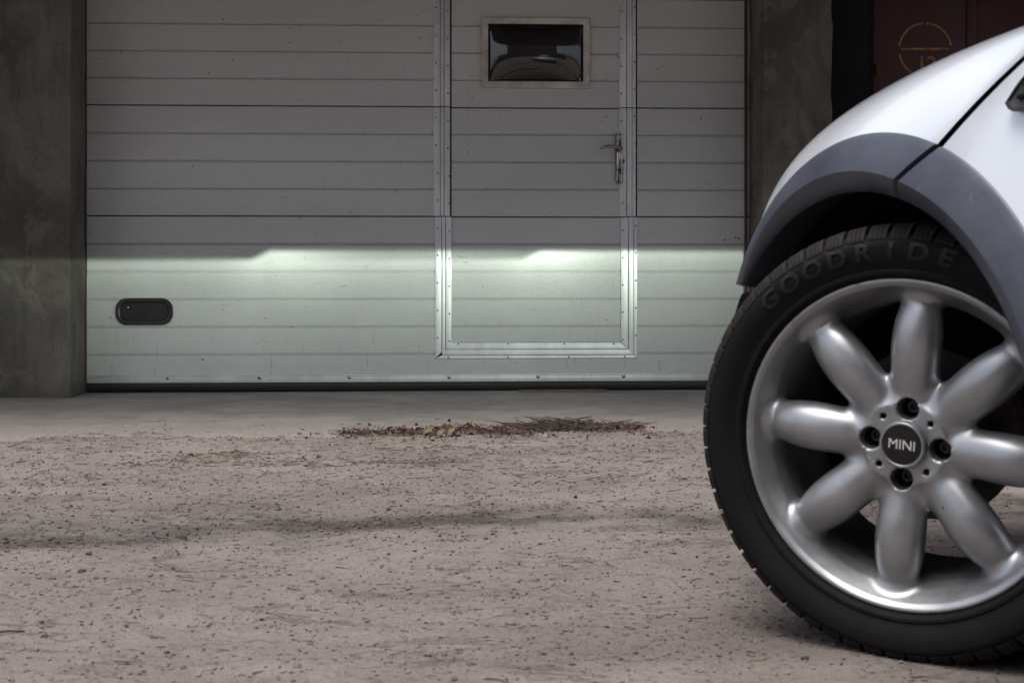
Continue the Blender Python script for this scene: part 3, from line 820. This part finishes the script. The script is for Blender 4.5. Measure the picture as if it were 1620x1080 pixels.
# wheel arch trims
def trim_rows(T, K, I, n, t0, t1):
    a, k_, i_ = curve_pts(T, n, t0, t1), curve_pts(K, n, t0, t1), curve_pts(I, n, t0, t1)
    rows = []
    for A, K_, I_ in zip(a, k_, i_):
        A = A + np.array([0, -.004, 0]); out = np.array([0, -1, 0])
        row = [A + np.array([0, .014, 0]), A + np.array([0, .0015, 0]), A + (K_ - A) * .03]
        for t in (.2, .4, .6, .8, .94): row.append(A + (K_ - A) * t + out * .002 * math.sin(math.pi * t))
        row.append(K_)
        for t in (.08, .35, .65, .92): row.append(K_ + (I_ - K_) * t + out * .002 * math.sin(math.pi * t))
        row.append(I_ + np.array([0, .003, -.001]))
        row.append(I_ + np.array([0, .03, .004])); row.append(I_ + np.array([0, .07, .012]))
        rows.append([tuple(p) for p in row])
    return rows
sheet('arch_trim', trim_rows(T_F, K_F, I_F, 48, 0, .988), 'trim', car, flange=(True, True))
sheet('arch_trim', trim_rows(T_RA, K_R, I_R, 48, .008, 1), 'trim', car, flange=(True, True))
ch = [trim_rows(T_F, K_F, I_F, 2, .95, 1)[0], trim_rows(T_RA, K_R, I_R, 2, 0, .04)[1]]
sheet('seam_channel', [[(x, y + .011, z) for x, y, z in r[1:-2]] for r in ch], 'gap', car)
sheet('arch_trim', far(trim_rows(T_F, K_F, I_F, 24, 0, .985)), 'trim', car)
sheet('arch_trim', far(trim_rows(T_RA, K_R, I_R, 24, .01, 1)), 'trim', car)
# wheel house liner
rows = []
for a_ in np.linspace(196, -16, 50):
    ca, sa = math.cos(R(a_)), math.sin(R(a_)); r_ = IC[2]
    P_ = lambda rr, n: (IC[0] + rr * ca, n, IC[1] + rr * sa)
    rows.append([P_(r_ + .006, .055), P_(r_ + .03, .10), P_(r_ + .03, .44), P_(.10, .46)])
sheet('wheel_house', rows, 'liner', car); sheet('wheel_house', far(rows), 'liner', car)
# bumper below the trims: wraps round the nose
plan = [(-.322, -.002), (-.338, .004), (-.356, .018), (-.375, .036), (-.41, .062), (-.455, .092), (-.505, .13), (-.56, .20), (-.61, .32), (-.64, .46), (-.658, .64), (-.666, .85)]
rows = []
for i, (x, y) in enumerate(plan):
    g_ = max(0, 1 - i / 4)
    row = []
    for z, o_ in ((.16, .05), (.19, .015), (.26, .0), (.34, -.004), (.43, 0), (.498, .003), (.508, .008), (.510, .05)):
        xa = IC[0] - math.sqrt(max(0, IC[2] ** 2 - (z - IC[1]) ** 2))
        row.append((x * (1 - g_) + min(x, xa + .004) * g_ + o_ * (1 - g_), y + o_ * .25, z))
    rows.append(row)
sheet('front_bumper', rows, 'trim', car, mirror=True, flange=(True, False))
# headlamps and grille on the nose
for sgn in (0, 1):
    V, F = lathe([(.0001, .035), (.05, .030), (.078, .012), (.085, -.03)], 28)
    h = mesh_obj('headlight', V, F, 'lamp_lens', car, auto=40)
    h.location = (-.535, .28 if not sgn else 2 * HALF - .28, .640); h.rotation_euler = (0, 0, R(-90))
box('grille', -.70, -.66, .55, 1.15, .40, .50, 'plastic', car, .01)
# side vent (scuttle) behind the seam
fs = np.array([p for r in skin(curve_pts(T_R, 160, 0, 1), curve_pts(C_R, 160, 0, 1), [(0, HALF, 1)] * 160, 60, 1) for p in r])
def fen_pt(x, z):
    d = (fs[:, 0] - x) ** 2 + (fs[:, 2] - z) ** 2; k_ = np.argsort(d)[:4]; w_ = 1 / (d[k_] + 1e-7)
    return float((fs[k_, 1] * w_).sum() / w_.sum())
VO = [(.272, .7520), (.279, .762), (.290, .778), (.304, .791), (.328, .806), (.365, .822), (.41, .834), (.455, .836), (.47, .824), (.455, .803), (.42, .779), (.365, .755), (.318, .7435), (.292, .7415), (.279, .744)]
vo = curve_pts([(x, 0, z) for x, z in VO + VO[:1]], 56)[:-1]
VO = [(.276, .7555), (.280, .766)] + VO[2:-2] + [(.290, .7420), (.279, .7470)]
VO = [(x - .018, z) for x, z in VO]
cx_, cz_ = .345, .790
V, F = [], []
for sc_, off in ((1.05, .002), (1.045, -.003), (1.02, -.006), (.97, -.006), (.94, -.0035)):
    for p in vo:
        x, z = cx_ + (p[0] - cx_) * sc_, cz_ + (p[2] - cz_) * sc_
        V.append((x, fen_pt(x, z) + off, z))
n_ = len(vo)
for l in range(4):
    for i in range(n_): F.append((l * n_ + i, l * n_ + (i + 1) % n_, (l + 1) * n_ + (i + 1) % n_, (l + 1) * n_ + i))
k_ = len(V)
for sc_ in (.7, .4, .12):
    for p in vo:
        x, z = cx_ + (p[0] - cx_) * sc_, cz_ + (p[2] - cz_) * sc_; V.append((x, fen_pt(x, z) - .0035, z))
for l in range(4, 7):
    for i in range(n_): F.append((l * n_ + i, l * n_ + (i + 1) % n_, (l + 1) * n_ + (i + 1) % n_, (l + 1) * n_ + i))
F.append(tuple(7 * n_ + i for i in range(n_)))
vent = mesh_obj('side_vent', V, F, 'plastic', car, auto=50)
for z0, xs in ((.757, (.290, .31, .34, .37)), (.772, (.296, .32, .36, .41)), (.788, (.312, .34, .39, .435))):
    pts = [(x, fen_pt(x, z0 + (x - xs[0]) * .17) - .006, z0 + (x - xs[0]) * .17) for x in xs]
    V, F = tube(pts, [.0032] * 4, 6); mesh_obj('vent_slat', V, F, 'bolt', vent, smooth=True)
# doors, quarter panel, glass, roof
def side(name, x0, x1, n, mat='paint'):
    rows = []
    for x in np.linspace(x0, x1, n):
        zt = .957 + .02 * (x - .74); arch = .37 ** 2 - (x - 2.43) ** 2
        zb = max(.195, .31 + math.sqrt(arch) if arch > 0 else 0)
        rows.append([(x, .006 + .137 * (1 - math.cos(j / 10 * math.pi / 2)), zb + (zt - zb) * math.sin(j / 10 * math.pi / 2) ** .95) for j in range(11)])
    o1 = sheet(name, rows, mat, car, flange=(True, True)); sheet(name, far(rows), mat, car)
    return o1
d1 = side('door', .748, 1.72, 14)
box('door_handle', 1.52, 1.68, .045, .085, .80, .83, 'steel', d1, .008)
side('quarter_panel', 1.728, 2.95, 40)
wl = [[(x0, .146, .962 + .02 * (x0 - .74)), (x1, .305, 1.37)] for x0, x1 in ((.80, 1.24), (1.7, 1.72), (2.85, 2.72))]
sheet('side_window', wl, 'glass', car); sheet('side_window', far(wl), 'glass', car)
sheet('windscreen', [[(.76, .15, .965), (1.24, .31, 1.372)], [(.70, .5, .995), (1.20, .55, 1.40)], [(.68, HALF, 1.0), (1.18, HALF, 1.41)]], 'glass', car, mirror=True)
sheet('roof', [[(1.22, .30, 1.372), (1.18, .5, 1.405), (1.16, HALF, 1.42)], [(1.9, .29, 1.385), (1.9, .5, 1.42), (1.9, HALF, 1.435)], [(2.75, .30, 1.365), (2.78, .5, 1.395), (2.79, HALF, 1.41)]], 'paint', car, mirror=True)
sheet('tailgate', [[(2.96, .01, .25), (2.96, .02, .7), (2.95, .14, .99), (2.74, .30, 1.37)], [(3.03, .3, .25), (3.04, .3, .7), (3.0, .3, 1.0), (2.77, .45, 1.39)], [(3.06, HALF, .25), (3.07, HALF, .7), (3.02, HALF, 1.0), (2.79, HALF, 1.41)]], 'paint', car, mirror=True)
box('underbody', .42, 2.05, .22, 1.48, .20, .24, 'liner', car, .01)
box('subframe', -.20, .42, .58, 1.12, .22, .40, 'liner', car, .02)

# ---- wheel: rim from a distance field, so that spokes, hub and dish run into each other with soft fillets
SP0 = R(84)
def smin(a, b, k): 
    h = np.clip(.5 + .5 * (b - a) / k, 0, 1)
    return b + (a - b) * h - k * h * (1 - h)
DISH = [(.2312, -.0045), (.2265, -.0085), (.2200, -.0200), (.2120, -.0350), (.2050, -.0530), (.2010, -.075), (.2005, -.12), (.2005, -.20)]
def seg_d(px, py, a, b):
    ax, ay = a; bx, by = b; dx_, dy_ = bx - ax, by - ay
    t = np.clip(((px - ax) * dx_ + (py - ay) * dy_) / (dx_ * dx_ + dy_ * dy_), 0, 1)
    return np.hypot(px - ax - t * dx_, py - ay - t * dy_)
_spk = np.array([(.028, -.054, .0255), (.060, -.0475, .0280), (.095, -.0410, .0318), (.130, -.0375, .0338), (.170, -.0385, .0315), (.2010, -.0430, .0245)])
SPA = np.linspace(.028, .2010, 200)
SPD, SPR = np.polyval(np.polyfit(_spk[:, 0], _spk[:, 1], 3), SPA), np.polyval(np.polyfit(_spk[:, 0], _spk[:, 2], 3), SPA)
def rim_sdf(x, z, d):
    r = np.hypot(x, z); th = np.arctan2(z, x) - SP0
    dish = np.full_like(r, 9.0)
    for a, b in zip(DISH[:-1], DISH[1:]): dish = np.minimum(dish, seg_d(r, d, a, b))
    dish = dish - .0042
    k8 = math.pi / 4
    def spoke(ang):
        a, b = r * np.cos(ang), r * np.sin(ang)
        ac = np.clip(a, SPA[0], SPA[-1])
        return np.sqrt((a - ac) ** 2 + (b * .95) ** 2 + ((d - np.interp(ac, SPA, SPD)) * 1.12) ** 2) - np.interp(ac, SPA, SPR)
    loc_ = np.mod(th + k8 / 2, k8) - k8 / 2
    s = smin(spoke(loc_), smin(spoke(loc_ - k8), spoke(loc_ + k8), .012), .020)
    hub = np.maximum(r - .050, np.abs(d + .085) - .058)
    s = smin(s, hub, .030)
    s = smin(s, dish, .017)
    for q in range(4):
        a = SP0 + q * math.pi / 2
        bx, bz = .0500 * math.cos(a), .0500 * math.sin(a)
        s = np.maximum(s, -np.maximum(np.hypot(x - bx, z - bz) - .0132 - np.clip(d + .05, 0, .05) * .10, -.072 - d))
        a += k8
        bx, bz = .0485 * math.cos(a), .0485 * math.sin(a)
        s = np.maximum(s, -np.maximum(np.hypot(x - bx, z - bz) - .0045, -.08 - d))
    return s
def surface_nets(h=.0028):
    xs = np.arange(-.242, .2421, h); ds = np.arange(-.128, .0051, h)
    Xg, Zg, Dg = np.meshgrid(xs, xs, ds, indexing='ij')
    S = rim_sdf(Xg, Zg, Dg)
    # close the back so that the shell only shows its front
    nx, ny, nz = S.shape
    neg = S < 0
    c = np.zeros((nx - 1, ny - 1, nz - 1), int)
    for a in (0, 1):
        for b in (0, 1):
            for e in (0, 1): c += neg[a:nx - 1 + a, b:ny - 1 + b, e:nz - 1 + e]
    act = (c > 0) & (c < 8)
    idx = np.full(act.shape, -1); ii = np.argwhere(act); idx[act] = np.arange(len(ii))
    P = np.c_[xs[ii[:, 0]] + h / 2, xs[ii[:, 1]] + h / 2, ds[ii[:, 2]] + h / 2]
    for _ in range(3):
        e = h * .25
        f0 = rim_sdf(P[:, 0], P[:, 1], P[:, 2]); g = np.zeros_like(P)
        for k_ in range(3):
            Q = P.copy(); Q[:, k_] += e; g[:, k_] = (rim_sdf(Q[:, 0], Q[:, 1], Q[:, 2]) - f0) / e
        stp = np.clip(f0 / np.maximum((g ** 2).sum(1), .2), -h * .6, h * .6)
        P = P - g * stp[:, None]
    quads = []
    def add(mask, o):
        q = np.argwhere(mask)
        return q
    # edges along each axis
    for ax in range(3):
        sl0, sl1 = [slice(None)] * 3, [slice(None)] * 3
        sl0[ax], sl1[ax] = slice(0, -1), slice(1, None)
        ch_ = neg[tuple(sl0)] != neg[tuple(sl1)]
        q = np.argwhere(ch_)
        o1, o2 = [(1, 2), (0, 2), (0, 1)][ax]
        ok = (q[:, o1] > 0) & (q[:, o2] > 0) & (q[:, o1] < S.shape[o1] - 1) & (q[:, o2] < S.shape[o2] - 1)
        q = q[ok]
        fl = neg[tuple(q.T)] ^ (ax == 1)
        def I_(da, db):
            t = q.copy(); t[:, o1] -= da; t[:, o2] -= db
            return idx[tuple(t.T)]
        F_ = np.c_[I_(1, 1), I_(0, 1), I_(0, 0), I_(1, 0)]
        F_[~fl] = F_[~fl][:, ::-1]
        quads.append(F_[(F_ >= 0).all(1)])
    return P, np.vstack(quads)
P, Q = surface_nets()
rim_me = bpy.data.meshes.new('rim')
rim_me.from_pydata(np.c_[P[:, 0], -P[:, 2], P[:, 1]].tolist(), [], Q.tolist()); rim_me.update()
bm = bmesh.new(); bm.from_mesh(rim_me); bmesh.ops.recalc_face_normals(bm, faces=bm.faces); bm.to_mesh(rim_me); bm.free()
rim_me.materials.append(M['rim']); rim_me.polygons.foreach_set('use_smooth', [True] * len(rim_me.polygons))

def mk(name, V, F, mat, smooth=True, auto=None):
    o = mesh_obj(name, V, F, mat, None, smooth, auto); me_ = o.data; bpy.data.objects.remove(o); return me_
barrel_me = mk('barrel', *lathe([(.1985, -.115), (.1985, -.20), (.206, -.205), (.2065, -.12), (.2280, -.006)], 96), 'rim', auto=40)
TYRE = [(.2335, -.012), (.2355, -.0035), (.2375, .0035), (.2410, .0072), (.2450, .0078), (.2475, .0062), (.2500, .0068), (.256, .0105), (.265, .0145), (.274, .0165), (.2825, .0160), (.2840, .0150), (.2852, .0152),
        (.2900, .0115), (.2915, .0098), (.2930, .0096), (.2965, .0040), (.2985, -.002), (.3005, -.012), (.3020, -.03), (.3030, -.06), (.3030, -.140), (.3020, -.17), (.298, -.19), (.285, -.208), (.265, -.212), (.24, -.20), (.232, -.19)]
tyre_me = mk('tyre', *lathe(TYRE, 144), 'sidewall', auto=30)
def block(a0, a1, sec, V, F):
    """A tread block: a section in (r, d) swept over a short angle."""
    o_ = len(V); k_ = len(sec)
    for a in (a0, a1):
        for r, d in sec: V.append((r * math.cos(a), -d, r * math.sin(a)))
    for i in range(k_):
        j = (i + 1) % k_; F.append((o_ + i, o_ + j, o_ + k_ + j, o_ + k_ + i))
    F.append(tuple(o_ + i for i in range(k_))); F.append(tuple(o_ + k_ + i for i in reversed(range(k_))))
NB = 58
SEC_S = [(.2900, .002), (.2900, .0132), (.2935, .0118), (.2985, .0072), (.3035, .0018), (.3075, -.0055), (.3096, -.0130), (.3103, -.0225), (.3105, -.048), (.300, -.048)]
V, F = [], []
st_ = 2 * math.pi / NB
for q in range(4):
    w_ = st_ * .82 / 4
    block(q * w_ + w_ * .05, (q + 1) * w_ - w_ * .05, SEC_S, V, F)
block(.0, st_ * .82, [(.2910, .001), (.2910, .0118), (.2960, .0075), (.3010, .0020), (.3050, -.0055), (.3074, -.0130), (.3082, -.0225), (.3085, -.047), (.3, -.047)], V, F)
blk_me = mk('tread_block', V, F, 'tread', False)
V, F = [], []
for rowi, (d0, d1) in enumerate(((-.055, -.088), (-.094, -.122), (-.128, -.158), (-.164, -.20))):
    for i in range(NB):
        a = st_ * (i + .37 * rowi)
        block(a, a + st_ * .82, [(.301, d1), (.3098 if rowi < 3 else .305, d1), (.3103, d0), (.301, d0)], V, F)
tread_me = mk('tread', V, F, 'tread', False)
cap_ring = mk('cap_ring', *lathe([(.0335, -.045), (.0335, -.012), (.0328, -.0088), (.0312, -.0072), (.0292, -.0072), (.0280, -.0085), (.0278, -.010)], 48), 'rim', auto=40)
cap_face = mk('cap_face', *lathe([(.0001, -.0086), (.020, -.0086), (.0282, -.0092), (.0284, -.012)], 48), 'gloss_black', auto=40)
bolt_me = mk('bolt', *lathe([(.0001, -.0515), (.0048, -.0515), (.0052, -.046), (.0062, -.0455), (.0085, -.0455), (.0095, -.047), (.0098, -.07)], 20), 'bolt', auto=40)
sock_me = mk('bolt_pocket', *lathe([(.0001, -.0695), (.0129, -.0695), (.0132, -.050), (.0134, -.036)], 24), 'gap', auto=40)
disc_me = mk('brake_disc', *lathe([(.05, -.075), (.062, -.118), (.064, -.122), (.125, -.122), (.127, -.124), (.127, -.142), (.125, -.144), (.05, -.144)], 64), 'disc', auto=35)
cal_me = None
V, F = [], []
for a0, a1 in ((R(-12), R(28)),):
    for q in range(6): block(a0 + (a1 - a0) * q / 6, a0 + (a1 - a0) * (q + .97) / 6, [(.088, -.098), (.140, -.094), (.150, -.104), (.150, -.165), (.088, -.165)], V, F)
cal_me = mk('brake_caliper', V, F, 'caliper', False)
txt = text_mesh('MINI', .0195, .0004)
# raised lettering round the sidewall
LETTERS = []
def sidewall_d(r):
    rs, ds_ = [p[0] for p in TYRE[4:17]], [p[1] for p in TYRE[4:17]]
    return float(np.interp(r, rs, ds_))
def arc_text(s, a_start, a_end, rc, size):
    for i, chx in enumerate(s):
        a = R(a_start + (a_end - a_start) * (i + .5) / len(s))
        me_ = text_mesh(chx, size, .0, .0011)
        bm = bmesh.new(); bm.from_mesh(me_); bmesh.ops.triangulate(bm, faces=bm.faces); bmesh.ops.subdivide_edges(bm, edges=bm.edges, cuts=2, use_grid_fill=True); bm.to_mesh(me_); bm.free()
        V = []
        for v in me_.vertices:
            # the letter's x runs clockwise round the wheel, its y outward; a slight slant
            lx, ly = v.co.x * 1.25 + v.co.y * .18, v.co.y
            r = rc + ly; aa = a - lx / rc
            V.append((r * math.cos(aa), -(sidewall_d(r) + .0018), r * math.sin(aa)))
        LETTERS.append(mk('letter', V, [tuple(p.vertices) for p in me_.polygons], 'letter', False))
        bpy.data.meshes.remove(me_)
arc_text('GOODRIDE', 136, 70, .2725, .033)

def make_wheel(mat_local, full=True):
    wh = bpy.data.objects.new('wheel', None); col.objects.link(wh); wh.parent = car; wh.matrix_local = mat_local
    def sub(name, me_, m=None, mat=None):
        o = bpy.data.objects.new(name, me_); col.objects.link(o); o.parent = wh
        if mat and not me_.materials: me_.materials.append(M[mat])
        if m is not None: o.matrix_local = m
        return o
    sub('rim', rim_me); sub('barrel', barrel_me); sub('tyre', tyre_me); sub('tread', tread_me); sub('brake_disc', disc_me); sub('brake_caliper', cal_me)
    sub('cap_ring', cap_ring); sub('cap_face', cap_face);
    if full:
        for l_ in LETTERS: sub('letter', l_)
    sub('cap_lettering', txt, Matrix.Rotation(R(5), 4, 'Y') @ Matrix.Translation((0, .0082, 0)) @ Matrix.Rotation(R(90), 4, 'X'), 'white')
    for q in range(4):
        a = SP0 + q * math.pi / 2
        m = Matrix.Translation((.05 * math.cos(a), 0, .05 * math.sin(a)))
        sub('bolt', bolt_me, m); sub('bolt_pocket', sock_me, m)
    if full:
        for i in range(NB): sub('tread_block', blk_me, Matrix.Rotation(st_ * i + .02, 4, 'Y'))
    return wh
bpy.context.view_layer.update()
# front wheel, turned towards the camera: its plane in the camera's frame
psi, gam = R(-34.5), R(3.0)
u = Vector((math.cos(psi), math.sin(psi), 0)); nr = Vector((math.sin(psi), -math.cos(psi), 0))
wv = Vector((0, 0, 1)) * math.cos(gam) + nr * math.sin(gam)
inw = -(u.cross(wv))
Rz = Matrix.Rotation(-YAW, 3, 'Z')
u, wv, inw = Rz @ u, Rz @ wv, Rz @ inw
cpos = cam_to_world(.5408, 1.984); cpos.z = CAM_Z - .2455
Wm = Matrix(((u.x, inw.x, wv.x, cpos.x), (u.y, inw.y, wv.y, cpos.y), (u.z, inw.z, wv.z, cpos.z), (0, 0, 0, 1)))
car_m = Matrix.Translation(CAR_O) @ Matrix.Rotation(CAR_RZ, 4, 'Z')
make_wheel(car_m.inverted() @ Wm)
flip = Matrix.Rotation(math.pi, 4, 'Z')
make_wheel(Matrix.Translation((2.42, .03, .310)), False)
make_wheel(Matrix.Translation((2.42, 2 * HALF - .03, .310)) @ flip, False)
make_wheel(Matrix.Translation((0, 2 * HALF - .03, .310)) @ Matrix.Rotation(R(20), 4, 'Z') @ flip, False)

# ------------------------------------------------------------------ the car's own dipped headlamps, shining on the door
def headlamp(name, lens, target, watts):
    ld = bpy.data.lights.new(name, 'SPOT'); ld.energy = watts; ld.spot_size = R(90); ld.spot_blend = .3; ld.shadow_soft_size = .014
    ld.color = (.85, 1.0, .83)
    loc = car_m @ Vector(lens)
    o = bpy.data.objects.new(name, ld); col.objects.link(o); o.location = loc
    d = (Vector(target) - loc).normalized(); o.rotation_euler = d.to_track_quat('-Z', 'Y').to_euler()
    ld.use_nodes = True; nt = ld.node_tree
    em = next(n for n in nt.nodes if n.type == 'EMISSION')
    tc = nt.nodes.new('ShaderNodeTexCoord'); sp = nt.nodes.new('ShaderNodeSeparateXYZ'); nt.links.new(tc.outputs['Normal'], sp.inputs[0])
    x, y, z = (X(nt, q) for q in sp.outputs)
    az = z.op('ABSOLUTE')
    h, v = x / az, y / az                       # right and up, as tangents from the beam axis
    cut = ((h + .008) * .48).clamp(0, .0092) - .0004
    below = cut - v
    edge = below.step(-.0030, .0042)
    bp = below.op('MAXIMUM', 0.0)
    wide = (h * h * -4.5).exp() * (bp * -12.0).exp() * .78
    hr = h - .03
    hot = (hr * hr * -330.0).exp() * (bp * -36.0).exp() * 1.1
    core = ((h - .020) * (h - .020) * -1400.0).exp() * (bp * -75.0).exp() * .85
    bar = (bp * -75.0).exp() * (h * h * -14.0).exp() * .6
    nt.links.new(((wide + hot + bar + core) * edge).k, em.inputs['Strength'])
    return o
KZ = .5985
headlamp('headlamp', (-.60, .28, .645), (-.808, DY, KZ - .003), 258)
headlamp('headlamp', (-.60, 2 * HALF - .28, .645), (.412, DY, KZ), 240)
